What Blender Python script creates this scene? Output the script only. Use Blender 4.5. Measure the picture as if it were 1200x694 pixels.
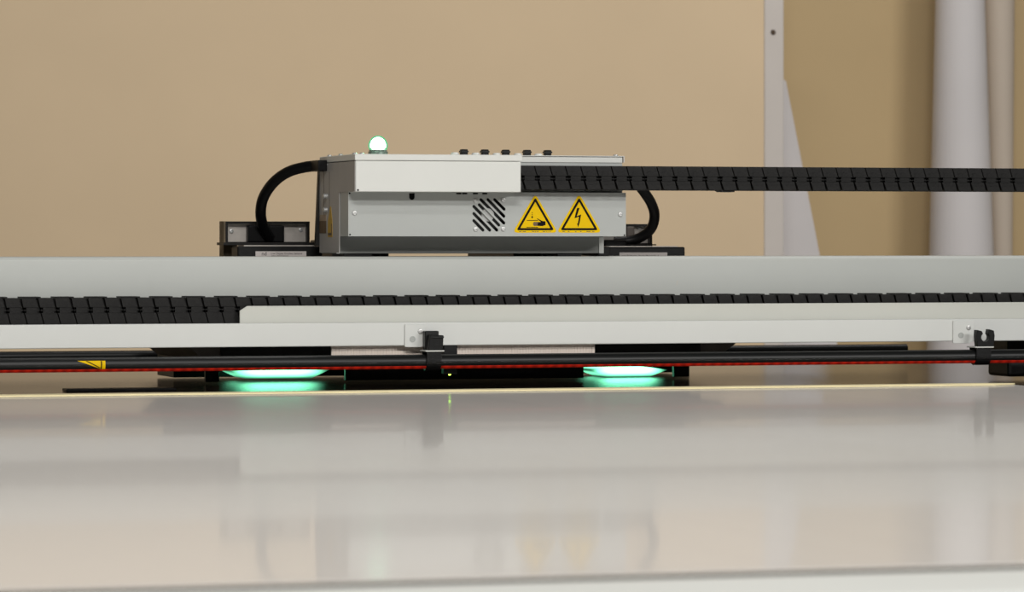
import bpy, bmesh, math, random
from mathutils import Vector, Matrix

random.seed(7)
for o in list(bpy.data.objects):
    bpy.data.objects.remove(o)
scn = bpy.context.scene
col = scn.collection

# ------------------------------------------------------------------ camera
F = 4500.0                      # focal length in pixels of the 1200 px frame
PSI = math.atan(F / 14800.0)    # the gantry recedes a little to the right
S, C_ = math.sin(PSI), math.cos(PSI)
D0 = 4.5                        # metres from lens to the strip on the bed
H = 0.175                       # lens height above the bed
HOR = 283.0                     # horizon row
cam_d = bpy.data.cameras.new('camera')
cam = bpy.data.objects.new('camera', cam_d)
col.objects.link(cam)
cam.location = (-D0 * S, -D0 * C_, H)
cam.rotation_euler = (math.pi / 2, 0, -PSI)
cam_d.sensor_width = 36.0
cam_d.lens = F / 1200 * 36.0
cam_d.shift_y = -(347 - HOR) / 1200.0
cam_d.clip_start = 0.05
cam_d.dof.use_dof = True
cam_d.dof.focus_distance = 4.64
cam_d.dof.aperture_fstop = 14.0
scn.camera = cam

# ------------------------------------------------------------------ light
w = bpy.data.worlds.new('room_light')
scn.world = w
w.use_nodes = True
w.node_tree.nodes['Background'].inputs[0].default_value = (1.0, 0.97, 0.92, 1)
w.node_tree.nodes['Background'].inputs[1].default_value = 0.06


def area(name, loc, target, sx, sy, power, colr=(1, 0.985, 0.955)):
    l = bpy.data.lights.new(name, 'AREA')
    l.shape = 'RECTANGLE'
    l.size, l.size_y = sx, sy
    l.energy = power
    l.color = colr
    o = bpy.data.objects.new(name, l)
    col.objects.link(o)
    o.location = loc
    d = Vector(target) - Vector(loc)
    o.rotation_euler = d.to_track_quat('-Z', 'Y').to_euler()
    return o


# two ceiling strip lamps in front of the machine, then two added fill lights
area('ceiling_or_fill_light', (-0.9, -3.9, 2.1), (0.2, 0.9, 0.0), 1.5, 0.2, 82)
area('ceiling_or_fill_light', (2.6, -6.2, 2.1), (0.6, 1.0, 0.0), 2.4, 0.2, 175)
area('ceiling_or_fill_light', (1.0, 0.75, 2.1), (1.0, 1.4, 0.0), 2.0, 0.2, 25)  # unseen fill, added to lift the wall behind the gantry
area('ceiling_or_fill_light', (-0.8, -2.3, 2.1), (-0.8, -2.0, 0.0), 2.4, 0.2, 26)  # unseen fill, added to brighten the front of the bed
scn.view_settings.view_transform = 'Standard'
scn.view_settings.look = 'None'
scn.view_settings.gamma = 1.0
scn.view_settings.use_curve_mapping = False
scn.view_settings.exposure = -0.13


# ------------------------------------------------------------------ pixel -> point on a plane Y = const
def X_at(px, Y):
    u = (px - 600.0) / F
    return (u * (Y * C_ + D0) + Y * S) / (C_ - u * S)


def w_at(X, Y):
    return X * S + Y * C_ + D0


def at(px, py, Y):
    X = X_at(px, Y)
    return X, H + (HOR - py) * w_at(X, Y) / F


def Z_at(px, py, Y):
    return at(px, py, Y)[1]


# ------------------------------------------------------------------ materials
M = {}


def mat(name, colr, rough=0.5, metal=0.0, noise=0.0, nscale=40.0, emis=None, estr=0.0, spec=0.5, bump=0.0, bscale=400.0, stretch=None):
    m = bpy.data.materials.new(name)
    m.use_nodes = True
    nt = m.node_tree
    b = nt.nodes['Principled BSDF']
    b.inputs['Base Color'].default_value = (*colr, 1)
    b.inputs['Roughness'].default_value = rough
    b.inputs['Metallic'].default_value = metal
    b.inputs['Specular IOR Level'].default_value = spec
    tc = nt.nodes.new('ShaderNodeTexCoord')
    mp = nt.nodes.new('ShaderNodeMapping')
    nt.links.new(tc.outputs['Object'], mp.inputs['Vector'])
    if stretch:
        mp.inputs['Scale'].default_value = stretch
    if noise > 0:
        n = nt.nodes.new('ShaderNodeTexNoise')
        n.inputs['Scale'].default_value = nscale
        n.inputs['Detail'].default_value = 4
        nt.links.new(mp.outputs[0], n.inputs['Vector'])
        r = nt.nodes.new('ShaderNodeValToRGB')
        r.color_ramp.elements[0].position = 0.3
        r.color_ramp.elements[1].position = 0.7
        r.color_ramp.elements[0].color = (*[c * (1 - noise) for c in colr], 1)
        r.color_ramp.elements[1].color = (*[min(1, c * (1 + noise)) for c in colr], 1)
        nt.links.new(n.outputs['Fac'], r.inputs[0])
        nt.links.new(r.outputs[0], b.inputs['Base Color'])
    if bump > 0:
        n2 = nt.nodes.new('ShaderNodeTexNoise')
        n2.inputs['Scale'].default_value = bscale
        nt.links.new(mp.outputs[0], n2.inputs['Vector'])
        bp = nt.nodes.new('ShaderNodeBump')
        bp.inputs['Strength'].default_value = bump
        bp.inputs['Distance'].default_value = 0.0006
        nt.links.new(n2.outputs['Fac'], bp.inputs['Height'])
        nt.links.new(bp.outputs[0], b.inputs['Normal'])
    if emis:
        b.inputs['Emission Color'].default_value = (*emis, 1)
        b.inputs['Emission Strength'].default_value = estr
    M[name] = m
    return m


mat('white_paint', (0.60, 0.605, 0.575), 0.45, noise=0.02, nscale=9, bump=0.05)
mat('cover_paint', (0.66, 0.665, 0.63), 0.42, noise=0.015, nscale=9, bump=0.05)
mat('grey_paint', (0.395, 0.41, 0.395), 0.45, noise=0.02, nscale=9, bump=0.05)
mat('beam_paint', (0.465, 0.48, 0.455), 0.5, noise=0.03, nscale=5, bump=0.05)
mat('lip_paint', (0.53, 0.535, 0.49), 0.5, noise=0.02, nscale=6)
mat('bright_paint', (0.62, 0.63, 0.61), 0.45, noise=0.02, nscale=6)
mat('black_plastic', (0.005, 0.005, 0.005), 0.45, spec=0.2, noise=0.3, nscale=150, bump=0.2)
mat('chain_plastic', (0.007, 0.0065, 0.006), 0.5, spec=0.2, noise=0.35, nscale=120, bump=0.3)
mat('black_rubber', (0.003, 0.003, 0.0033), 0.4, spec=0.2)
mat('black_gloss', (0.006, 0.0065, 0.0065), 0.38, spec=0.3)
mat('dark_metal', (0.010, 0.009, 0.008), 0.45, spec=0.25, noise=0.3, nscale=60)
mat('steel', (0.50, 0.46, 0.42), 0.45, metal=0.25, noise=0.18, nscale=45)
mat('side_steel', (0.36, 0.345, 0.33), 0.5, metal=0.0, noise=0.04, nscale=30)
mat('screw_steel', (0.5, 0.5, 0.49), 0.4, metal=0.6)
mat('brown_metal', (0.16, 0.12, 0.07), 0.6, noise=0.35, nscale=90)
mat('grey_skirt', (0.13, 0.11, 0.095), 0.6, noise=0.15, nscale=60)
mat('yellow_print', (0.78, 0.50, 0.0), 0.5, spec=0.1)
mat('dull_yellow', (0.45, 0.27, 0.02), 0.5, noise=0.2, nscale=200)
mat('black_print', (0.005, 0.004, 0.004), 0.6, spec=0.1)
mat('brown_print', (0.10, 0.06, 0.03), 0.5)
mat('head_tan', (0.80, 0.70, 0.62), 0.7, noise=0.04, nscale=50)
mat('tan_print', (0.36, 0.27, 0.19), 0.6, noise=0.15, nscale=200)
mat('paper_label', (0.58, 0.53, 0.51), 0.7)
mat('cream_strip', (0.85, 0.74, 0.44), 0.5, noise=0.05, nscale=20)
mat('hub_grey', (0.42, 0.42, 0.41), 0.6)
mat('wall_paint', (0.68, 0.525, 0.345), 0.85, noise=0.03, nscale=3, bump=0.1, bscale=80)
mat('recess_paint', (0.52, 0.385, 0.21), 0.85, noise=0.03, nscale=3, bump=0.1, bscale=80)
mat('trim_paint', (0.60, 0.55, 0.51), 0.7, noise=0.03, nscale=8)
mat('paper_white', (0.64, 0.61, 0.61), 0.75, noise=0.03, nscale=5)
mat('paper_cream', (0.54, 0.46, 0.38), 0.75, noise=0.03, nscale=5)
mat('concrete', (0.3, 0.28, 0.25), 0.7, noise=0.12, nscale=4, bump=0.2, bscale=60)
mat('plinth_shade', (0.20, 0.205, 0.195), 0.55, noise=0.02, nscale=9)  # grey darkened to put the shade under the front box into the colour
mat('dark_bed', (0.03, 0.024, 0.019), 0.17, spec=0.6, noise=0.1, nscale=3)
mat('gasket', (0.52, 0.50, 0.45), 0.7)
mat('frame_white', (0.50, 0.51, 0.49), 0.5, noise=0.02, nscale=6)
mat('hole_dark', (0.09, 0.06, 0.04), 0.9)
mat('red_glow', (0.5, 0.015, 0.005), 0.4, noise=0.0)
mat('uv_emitter', (0.1, 0.6, 0.45), 0.4, emis=(0.22, 1.0, 0.56), estr=6.0)
mat('lamp_core', (0.6, 1.0, 0.8), 0.4, emis=(0.62, 1.0, 0.78), estr=25.0)
mat('lamp_ring', (0.25, 0.32, 0.28), 0.3, metal=0.5, noise=0.5, nscale=300)
mat('green_led', (0.3, 0.8, 0.05), 0.4, emis=(0.45, 1.0, 0.05), estr=14.0)


def red_strip_material():
    m = M['red_glow']
    nt = m.node_tree
    b = nt.nodes['Principled BSDF']
    tc = nt.nodes.new('ShaderNodeTexCoord')
    wv = nt.nodes.new('ShaderNodeTexWave')
    wv.inputs['Scale'].default_value = 25.0
    wv.inputs['Distortion'].default_value = 3.0
    wv.inputs['Detail'].default_value = 2.0
    r = nt.nodes.new('ShaderNodeValToRGB')
    r.color_ramp.elements[0].color = (0.30, 0.008, 0.003, 1)
    r.color_ramp.elements[1].color = (0.55, 0.018, 0.005, 1)
    nt.links.new(tc.outputs['Object'], wv.inputs['Vector'])
    nt.links.new(wv.outputs['Fac'], r.inputs[0])
    nt.links.new(r.outputs[0], b.inputs['Base Color'])
    # faint emission of the strip's own colour, put in to brighten the red
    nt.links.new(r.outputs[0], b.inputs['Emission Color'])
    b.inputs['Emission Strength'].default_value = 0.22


red_strip_material()


def emitter_material():
    nt = M['uv_emitter'].node_tree
    b = nt.nodes['Principled BSDF']
    tc = nt.nodes.new('ShaderNodeTexCoord')
    sp_ = nt.nodes.new('ShaderNodeSeparateXYZ')
    nt.links.new(tc.outputs['Generated'], sp_.inputs[0])
    def math_(op, a, bv):
        n = nt.nodes.new('ShaderNodeMath'); n.operation = op
        for k, v in enumerate((a, bv)):
            if v is None: continue
            if isinstance(v, (int, float)): n.inputs[k].default_value = v
            else: nt.links.new(v, n.inputs[k])
        return n.outputs[0]
    def smooth(v, a, c):
        n = nt.nodes.new('ShaderNodeMapRange'); n.interpolation_type = 'SMOOTHSTEP'
        n.inputs['From Min'].default_value = a; n.inputs['From Max'].default_value = c
        nt.links.new(v, n.inputs['Value'])
        return n.outputs[0]
    d = math_('ABSOLUTE', math_('SUBTRACT', sp_.outputs['X'], 0.5), None)
    e = smooth(math_('SUBTRACT', 0.5, d), 0.0, 0.34)
    v = smooth(sp_.outputs['Z'], 0.0, 0.75)
    st_ = math_('ADD', math_('MULTIPLY', math_('MULTIPLY', e, v), 8.0), 0.05)
    nt.links.new(st_, b.inputs['Emission Strength'])


emitter_material()


def bed_material():
    m = bpy.data.materials.new('bed_surface')
    m.use_nodes = True
    nt = m.node_tree
    nt.nodes.remove(nt.nodes['Principled BSDF'])
    out = nt.nodes['Material Output']
    tc = nt.nodes.new('ShaderNodeTexCoord')
    mp = nt.nodes.new('ShaderNodeMapping')
    mp.inputs['Rotation'].default_value = (0, 0, math.radians(12))
    mp.inputs['Scale'].default_value = (6.0, 0.35, 1)
    nt.links.new(tc.outputs['Object'], mp.inputs[0])
    n = nt.nodes.new('ShaderNodeTexNoise')
    n.inputs['Scale'].default_value = 2.2
    n.inputs['Detail'].default_value = 5
    nt.links.new(mp.outputs[0], n.inputs['Vector'])
    r = nt.nodes.new('ShaderNodeValToRGB')
    r.color_ramp.elements[0].position = 0.3
    r.color_ramp.elements[1].position = 0.75
    r.color_ramp.elements[0].color = (0.57, 0.54, 0.51, 1)
    r.color_ramp.elements[1].color = (0.62, 0.59, 0.56, 1)
    nt.links.new(n.outputs['Fac'], r.inputs[0])
    d = nt.nodes.new('ShaderNodeBsdfDiffuse')
    nt.links.new(r.outputs[0], d.inputs['Color'])
    g = nt.nodes.new('ShaderNodeBsdfGlossy')
    g.inputs['Color'].default_value = (0.9, 0.9, 0.9, 1)
    g.inputs['Roughness'].default_value = 0.11
    mr = nt.nodes.new('ShaderNodeMapRange')
    mr.inputs['From Min'].default_value = 0.3
    mr.inputs['From Max'].default_value = 0.75
    mr.inputs['To Min'].default_value = 0.42
    mr.inputs['To Max'].default_value = 0.50
    nt.links.new(n.outputs['Fac'], mr.inputs['Value'])
    g2 = nt.nodes.new('ShaderNodeBsdfGlossy')
    g2.inputs['Color'].default_value = (0.9, 0.9, 0.9, 1)
    g2.inputs['Roughness'].default_value = 0.035
    mg = nt.nodes.new('ShaderNodeMixShader')
    mg.inputs[0].default_value = 0.30
    nt.links.new(g.outputs[0], mg.inputs[1])
    nt.links.new(g2.outputs[0], mg.inputs[2])
    mx = nt.nodes.new('ShaderNodeMixShader')
    nt.links.new(mr.outputs[0], mx.inputs[0])
    nt.links.new(d.outputs[0], mx.inputs[1])
    nt.links.new(mg.outputs[0], mx.inputs[2])
    nt.links.new(mx.outputs[0], out.inputs['Surface'])
    M['bed_surface'] = m


bed_material()


def dome_material():
    m = bpy.data.materials.new('lamp_dome')
    m.use_nodes = True
    nt = m.node_tree
    nt.nodes.remove(nt.nodes['Principled BSDF'])
    out = nt.nodes['Material Output']
    t = nt.nodes.new('ShaderNodeBsdfTransparent')
    t.inputs['Color'].default_value = (0.75, 1.0, 0.85, 1)
    e = nt.nodes.new('ShaderNodeEmission')
    e.inputs['Color'].default_value = (0.18, 0.85, 0.40, 1)
    e.inputs['Strength'].default_value = 0.9
    mx = nt.nodes.new('ShaderNodeMixShader')
    mx.inputs[0].default_value = 0.5
    nt.links.new(t.outputs[0], mx.inputs[1])
    nt.links.new(e.outputs[0], mx.inputs[2])
    nt.links.new(mx.outputs[0], out.inputs['Surface'])
    M['lamp_dome'] = m


dome_material()


# ------------------------------------------------------------------ mesh helpers
class MB:
    """collects shapes in world coordinates and links them as ONE mesh object"""

    def __init__(self):
        self.bm = bmesh.new()

    def box(self, x0, x1, y0, y1, z0, z1, bev=0.0, seg=2):
        t = bmesh.new()
        x0, x1 = sorted((x0, x1)); y0, y1 = sorted((y0, y1)); z0, z1 = sorted((z0, z1))
        bmesh.ops.create_cube(t, size=1.0)
        for v in t.verts:
            v.co = Vector((x0 + (v.co.x + .5) * (x1 - x0), y0 + (v.co.y + .5) * (y1 - y0), z0 + (v.co.z + .5) * (z1 - z0)))
        if bev > 0:
            bmesh.ops.bevel(t, geom=list(t.edges), offset=bev, segments=seg, affect='EDGES', profile=0.5)
        self.merge(t)
        return self

    def merge(self, t, M4=None):
        me = bpy.data.meshes.new('tmp')
        t.to_mesh(me); t.free()
        if M4:
            me.transform(M4)
        self.bm.from_mesh(me)
        bpy.data.meshes.remove(me)

    def prism(self, pts, y0, y1, bev=0.0):
        """polygon in XZ extruded along Y"""
        t = bmesh.new()
        a = [t.verts.new((x, y0, z)) for x, z in pts]
        b = [t.verts.new((x, y1, z)) for x, z in pts]
        n = len(pts)
        t.faces.new(a); t.faces.new(list(reversed(b)))
        for i in range(n):
            t.faces.new((a[(i + 1) % n], a[i], b[i], b[(i + 1) % n]))
        bmesh.ops.recalc_face_normals(t, faces=t.faces)
        if bev > 0:
            bmesh.ops.bevel(t, geom=list(t.edges), offset=bev, segments=1, affect='EDGES', profile=0.5)
        self.merge(t)
        return self

    def prism_x(self, pts, x0, x1, bev=0.0, seg=2):
        """polygon in YZ extruded along X"""
        t = bmesh.new()
        a = [t.verts.new((x0, y, z)) for y, z in pts]
        b = [t.verts.new((x1, y, z)) for y, z in pts]
        n = len(pts)
        t.faces.new(a); t.faces.new(list(reversed(b)))
        for i in range(n):
            t.faces.new((a[(i + 1) % n], a[i], b[i], b[(i + 1) % n]))
        bmesh.ops.recalc_face_normals(t, faces=t.faces)
        if bev > 0:
            bmesh.ops.bevel(t, geom=list(t.edges), offset=bev, segments=seg, affect='EDGES', profile=0.5)
        self.merge(t)
        return self

    def lathe(self, prof, base, axis='Z', n=24):
        """profile of (radius, height) turned about an axis through base"""
        t = bmesh.new()
        rings = []
        for r, h in prof:
            ring = []
            if r < 1e-6:
                ring = [t.verts.new((0, 0, h))]
            else:
                for i in range(n):
                    a = 2 * math.pi * i / n
                    ring.append(t.verts.new((r * math.cos(a), r * math.sin(a), h)))
            rings.append(ring)
        for p, q in zip(rings, rings[1:]):
            if len(p) == 1 and len(q) == 1:
                continue
            for i in range(n):
                j = (i + 1) % n
                if len(p) == 1:
                    t.faces.new((p[0], q[i], q[j]))
                elif len(q) == 1:
                    t.faces.new((p[i], p[j], q[0]))
                else:
                    t.faces.new((p[i], p[j], q[j], q[i]))
        if len(rings[0]) > 1:
            t.faces.new(list(reversed(rings[0])))
        if len(rings[-1]) > 1:
            t.faces.new(rings[-1])
        bmesh.ops.recalc_face_normals(t, faces=t.faces)
        R = {'Z': Matrix(), 'Y': Matrix.Rotation(math.pi / 2, 4, 'X'), 'X': Matrix.Rotation(math.pi / 2, 4, 'Y'),
             '-Z': Matrix.Rotation(math.pi, 4, 'X')}[axis]
        # axis 'Y' points the profile towards -Y (towards the viewer's side)
        self.merge(t, Matrix.Translation(Vector(base)) @ R)
        return self

    def sweep(self, pts, r, n=14, sub=8):
        """round hose through points (Catmull-Rom)"""
        P = [Vector(p) for p in pts]
        Q = []
        for i in range(len(P) - 1):
            p0 = P[max(i - 1, 0)]; p1 = P[i]; p2 = P[i + 1]; p3 = P[min(i + 2, len(P) - 1)]
            for k in range(sub):
                s = k / sub
                Q.append(0.5 * ((2 * p1) + (-p0 + p2) * s + (2 * p0 - 5 * p1 + 4 * p2 - p3) * s * s + (-p0 + 3 * p1 - 3 * p2 + p3) * s ** 3))
        Q.append(P[-1])
        t = bmesh.new()
        rings = []
        up = Vector((0, 1, 0))
        for i, q in enumerate(Q):
            d = (Q[min(i + 1, len(Q) - 1)] - Q[max(i - 1, 0)]).normalized()
            a = d.cross(up)
            if a.length < 1e-4:
                a = d.cross(Vector((1, 0, 0)))
            a.normalize()
            b = d.cross(a).normalized()
            rings.append([t.verts.new(q + r * (math.cos(2 * math.pi * k / n) * a + math.sin(2 * math.pi * k / n) * b)) for k in range(n)])
        for p, q in zip(rings, rings[1:]):
            for k in range(n):
                t.faces.new((p[k], p[(k + 1) % n], q[(k + 1) % n], q[k]))
        t.faces.new(rings[0]); t.faces.new(list(reversed(rings[-1])))
        bmesh.ops.recalc_face_normals(t, faces=t.faces)
        self.merge(t)
        return self

    def build(self, name, m, parent=None, smooth=False, base=None):
        me = bpy.data.meshes.new(name)
        self.bm.to_mesh(me); self.bm.free()
        o = bpy.data.objects.new(name, me)
        col.objects.link(o)
        me.materials.append(M[m])
        if parent is not None:
            org = origin(parent)
            o.parent = parent
            ORG[o.name] = org
        else:
            vs = [v.co for v in me.vertices]
            if base is None:
                lo = [min(v[i] for v in vs) for i in range(3)]; hi = [max(v[i] for v in vs) for i in range(3)]
                base = Vector(((lo[0] + hi[0]) / 2, (lo[1] + hi[1]) / 2, lo[2]))
            org = Vector(base)
            o.location = org
            ORG[o.name] = org
        me.transform(Matrix.Translation(-org))
        if smooth:
            for p in me.polygons:
                p.use_smooth = True
            try:
                me.set_sharp_from_angle(angle=math.radians(40))
            except Exception:
                pass
        return o


ORG = {}


def origin(o):
    return ORG[o.name]


def empty(name, loc, label, cat, group=None):
    o = bpy.data.objects.new(name, None)
    col.objects.link(o)
    o.location = loc
    o.empty_display_size = 0.05
    ORG[o.name] = Vector(loc)
    return tag(o, label, cat, group)


def tag(o, label=None, cat=None, group=None, kind=None):
    if label: o['label'] = label
    if cat: o['category'] = cat
    if group: o['group'] = group
    if kind: o['kind'] = kind
    return o


def plate(px0, px1, py0, py1, Y0, Y1, bev=0.0, ref=None):
    """box whose front face at Y0 fills the given rectangle of the photograph"""
    a = px0 if ref is None else ref
    b = px1 if ref is None else ref
    zt = (Z_at(a, py0, Y0) + Z_at(b, py0, Y0)) / 2
    zb = (Z_at(a, py1, Y0) + Z_at(b, py1, Y0)) / 2
    return MB().box(X_at(px0, Y0), X_at(px1, Y0), Y0, Y1, zb, zt, bev)


def screw(parent, px, py, Y, r=0.0026, m='screw_steel', proud=0.0016, name='screw'):
    X, Z = at(px, py, Y)
    return MB().lathe([(r * 1.15, 0), (r * 1.1, proud * .3), (r, proud * .8), (r * .6, proud), (r * .45, proud), (r * .40, proud * .45), (0, proud * .45)],
                      (X, Y, Z), 'Y', 14).build(name, m, parent, smooth=True)


def rounded(pts, r, n=4):
    """round the corners of a polygon"""
    out = []
    N = len(pts)
    for i in range(N):
        p = Vector(pts[i]); a = (Vector(pts[i - 1]) - p).normalized(); b = (Vector(pts[(i + 1) % N]) - p).normalized()
        ang = a.angle(b)
        d = r / math.tan(ang / 2)
        s = p + a * d; e = p + b * d
        for k in range(n + 1):
            t = k / n
            q = (1 - t) ** 2 * s + 2 * t * (1 - t) * p + t * t * e
            out.append((q.x, q.y))
    return out


def text_mesh(s, size, X, Y, Z, m, parent, name='lettering'):
    cu = bpy.data.curves.new('txt', 'FONT')
    cu.body = s; cu.size = size
    o = bpy.data.objects.new('txt', cu)
    col.objects.link(o)
    bpy.context.view_layer.update()
    me = bpy.data.meshes.new_from_object(o.evaluated_get(bpy.context.evaluated_depsgraph_get()))
    bpy.data.objects.remove(o)
    me.transform(Matrix.Translation((X, Y, Z)) @ Matrix.Rotation(math.pi / 2, 4, 'X'))
    b = MB(); b.bm.from_mesh(me); bpy.data.meshes.remove(me)
    return b.build(name, m, parent)


# ================================================================== the setting
FLOOR = -0.86
YP, YR = 2.30, 2.62          # partition face, wall behind it
tag(MB().box(-5, 4.5, -6.5, 3.0, FLOOR - 0.1, FLOOR).build('floor', 'concrete'), kind='structure')
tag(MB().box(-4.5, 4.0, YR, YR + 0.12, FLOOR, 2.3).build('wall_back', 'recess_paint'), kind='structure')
XE = X_at(895, YP)
ZTOP = Z_at(895, -62, YP)
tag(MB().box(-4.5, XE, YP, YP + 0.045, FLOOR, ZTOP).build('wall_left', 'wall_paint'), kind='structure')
XE2 = X_at(918, YP)
tr = MB().box(XE, XE2, YP - 0.004, YP + 0.05, FLOOR, ZTOP, 0.003).build('trim_1', 'trim_paint')
tag(tr, kind='structure')
xs, zs = at(906, 38, YP - 0.004)
MB().lathe([(0.0052, 0), (0.0045, 0.002), (0.002, 0.0022), (0, 0.0014)], (xs, YP - 0.0038, zs), 'Y', 12).build('screw_head', 'hole_dark', tr)

# ================================================================== paper leaning in the recess
def paper_roll(name, pts, r0, r1, m, label):
    (xa, ya, za), (xb, yb, zb) = pts
    a = Vector((xa, ya, za)); b = Vector((xb, yb, zb))
    L = (b - a).length
    t = bmesh.new()
    n = 40
    prof = [(r0, 0), (r1, L), (r1 - 0.006, L), (r1 - 0.006, L - 0.25), (0, L - 0.25)]
    tmp = MB().lathe(prof, (0, 0, 0), 'Z', n)
    me = bpy.data.meshes.new('tmp'); tmp.bm.to_mesh(me)
    q = (b - a).to_track_quat('Z', 'Y').to_matrix().to_4x4()
    me.transform(Matrix.Translation(a) @ q)
    o = MB(); o.bm.from_mesh(me)
    return tag(o.build(name, m, None, smooth=True), label, 'paper roll', 'paper rolls in the recess')


def roll_px(pxl_t, pxr_t, pxl_b, pxr_b, Y, m, label, top=0.95):
    # edge columns at row 0 and row 300
    xt = (X_at(pxl_t, Y) + X_at(pxr_t, Y)) / 2; rt = (X_at(pxr_t, Y) - X_at(pxl_t, Y)) / 2 * C_ * 1.0
    xb = (X_at(pxl_b, Y) + X_at(pxr_b, Y)) / 2; rb = (X_at(pxr_b, Y) - X_at(pxl_b, Y)) / 2 * C_ * 1.0
    z0 = Z_at(1120, 0, Y); z3 = Z_at(1120, 300, Y)
    f = lambda z: (z - z3) / (z0 - z3)
    def ev(z):
        return xb + (xt - xb) * f(z), rb + (rt - rb) * f(z)
    xa, ra = ev(FLOOR); xc, rc = ev(top)
    paper_roll('paper_roll', ((xa, Y, FLOOR + 0.001), (xc, Y, top)), ra, rc, m, label)


roll_px(1097, 1153, 1090, 1163, 2.48, 'paper_white', 'thick grey-white paper roll standing upright, left of the two')
roll_px(1150, 1188, 1160, 1186, 2.55, 'paper_cream', 'thin cream paper roll half hidden behind the thick white roll')
# folded white sheet leaning behind the post
Ys = 2.44
pA = at(919, 92, Ys); pB = at(957, 300, Ys)
sl = (pB[0] - pA[0]) / (pB[1] - pA[1])
xfl = pA[0] + sl * (FLOOR - pA[1]) + .02
t = bmesh.new()
pl = []
nx = 10
for k in range(nx + 1):
    s = k / nx
    xb = X_at(880, Ys) + (xfl - X_at(880, Ys)) * s
    yb = Ys + 0.03 - 0.05 * math.sin(s * math.pi * .8)
    pl.append((Vector((xb, yb, FLOOR)), Vector((X_at(921, Ys + .11) - 0.03 + 0.03 * s, Ys + 0.11, pA[1] + 0.02 * (1 - s)))))
fr = [(t.verts.new(a), t.verts.new(b)) for a, b in pl]
bk = [(t.verts.new(a + Vector((0, 0.006, 0))), t.verts.new(b + Vector((0, 0.006, 0)))) for a, b in pl]
for i in range(nx):
    t.faces.new((fr[i][0], fr[i + 1][0], fr[i + 1][1], fr[i][1]))
    t.faces.new((bk[i + 1][0], bk[i][0], bk[i][1], bk[i + 1][1]))
    t.faces.new((fr[i][1], fr[i + 1][1], bk[i + 1][1], bk[i][1]))
    t.faces.new((fr[i + 1][0], fr[i][0], bk[i][0], bk[i + 1][0]))
t.faces.new((fr[0][0], fr[0][1], bk[0][1], bk[0][0]))
t.faces.new((fr[nx][1], fr[nx][0], bk[nx][0], bk[nx][1]))
bmesh.ops.recalc_face_normals(t, faces=t.faces)
mb = MB(); mb.merge(t)
tag(mb.build('paper_sheet', 'paper_white', None, smooth=True), 'tapering white paper sheet leaning behind the pale wall post', 'paper sheet')

# ================================================================== flatbed table
BX0, BX1 = -2.0, 0.98
YF = -2.385
bed = empty('flatbed_table', ((BX0 + BX1) / 2, -0.8, FLOOR), 'dark flatbed printing table with white front edge, under the gantry', 'table')
MB().box(BX0, BX1, YF, 0.95, -0.035, -0.0016, 0.002).build('table_top', 'dark_bed', bed)
MB().box(BX0, BX1, YF - 0.034, YF - 0.0005, -0.03, -0.0035).build('edge_gasket', 'gasket', bed)
MB().box(BX0, BX1, YF - 0.16, YF - 0.0345, -0.11, 0.0, 0.006).build('front_frame', 'frame_white', bed)
MB().box(BX0 + .05, BX1 - .05, YF + .02, 0.9, -0.13, -0.0355).build('under_frame', 'grey_paint', bed)
for x in (BX0 + .15, BX1 - .15):
    for y in (YF + .1, 0.8):
        MB().box(x - .05, x + .05, y - .05, y + .05, FLOOR, -0.1305, 0.004).build('leg', 'grey_paint', bed)

tag(MB().box(-1.95, X_at(1191, 0) - .003, YF + .0005, 0.004, -0.0014, 0.0).build('printing_board', 'bed_surface'),
    'large pale glossy board covering the front of the flatbed table', 'board')
# cream strip lying across the bed, cut to a point at its right end
xt = X_at(1191, 0)
t = bmesh.new()
sp = [(-1.2, -0.018), (xt - 0.035, -0.018), (xt, 0.004), (xt - 0.035, 0.018), (-1.2, 0.018)]
lo = [t.verts.new((x, y, 0.0002)) for x, y in sp]; hi = [t.verts.new((x, y, 0.0019)) for x, y in sp]
t.faces.new(hi); t.faces.new(list(reversed(lo)))
for i in range(5):
    t.faces.new((lo[i], lo[(i + 1) % 5], hi[(i + 1) % 5], hi[i]))
bmesh.ops.recalc_face_normals(t, faces=t.faces)
mb = MB(); mb.merge(t)
tag(mb.build('edge_strip', 'cream_strip'), 'long thin cream strip lying across the table under the gantry', 'strip')
tag(MB().box(X_at(76, 0.16), X_at(205, 0.16), 0.150, 0.178, -0.0014, 0.002, 0.001).build('flat_bar', 'black_plastic'),
    'thin black bar lying on the table under the left end of gantry', 'bar')

# ================================================================== gantry
YRAIL, YLIP, YBEAM, YBACK = 0.095, 0.108, 0.166, 0.300
GX0, GX1 = -1.45, 1.12
zc = lambda py, Y: Z_at(600, py, Y)
gan = empty('gantry_beam', (0, 0.2, 0.0), 'long white printer gantry beam with cable trough and front rail', 'gantry')
zb_top = zc(300.6, YBEAM)
zb_low = zc(392, YBEAM)
ch = 0.0036
MB().prism_x([(YBEAM, zb_low), (YBEAM, zb_top - ch), (YBEAM + .004, zb_top), (YBACK, zb_top), (YBACK, zb_low)], GX0, GX1, 0.0011, 2).build('beam', 'beam_paint', gan, smooth=True)
z_rt, z_rb = zc(377.2, YRAIL), zc(404.3, YRAIL)
MB().box(GX0, GX1, YRAIL, YRAIL + 0.012, z_rb, z_rt, 0.0012).build('front_rail', 'bright_paint', gan)
MB().box(GX0, GX1, YRAIL + 0.0122, YBEAM - 0.0002, z_rb + .006, z_rt - .0015).build('trough_floor', 'white_paint', gan)
xl = X_at(281, YLIP)
z_lt, z_lb = zc(357.2, YLIP), z_rt - 0.0012
MB().prism([(xl, z_lb), (xl, z_lt - 0.0055), (xl + 0.009, z_lt), (GX1, z_lt), (GX1, z_lb)], YLIP, YLIP + 0.002, 0.0006).build('trough_lip', 'lip_paint', gan)
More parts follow.
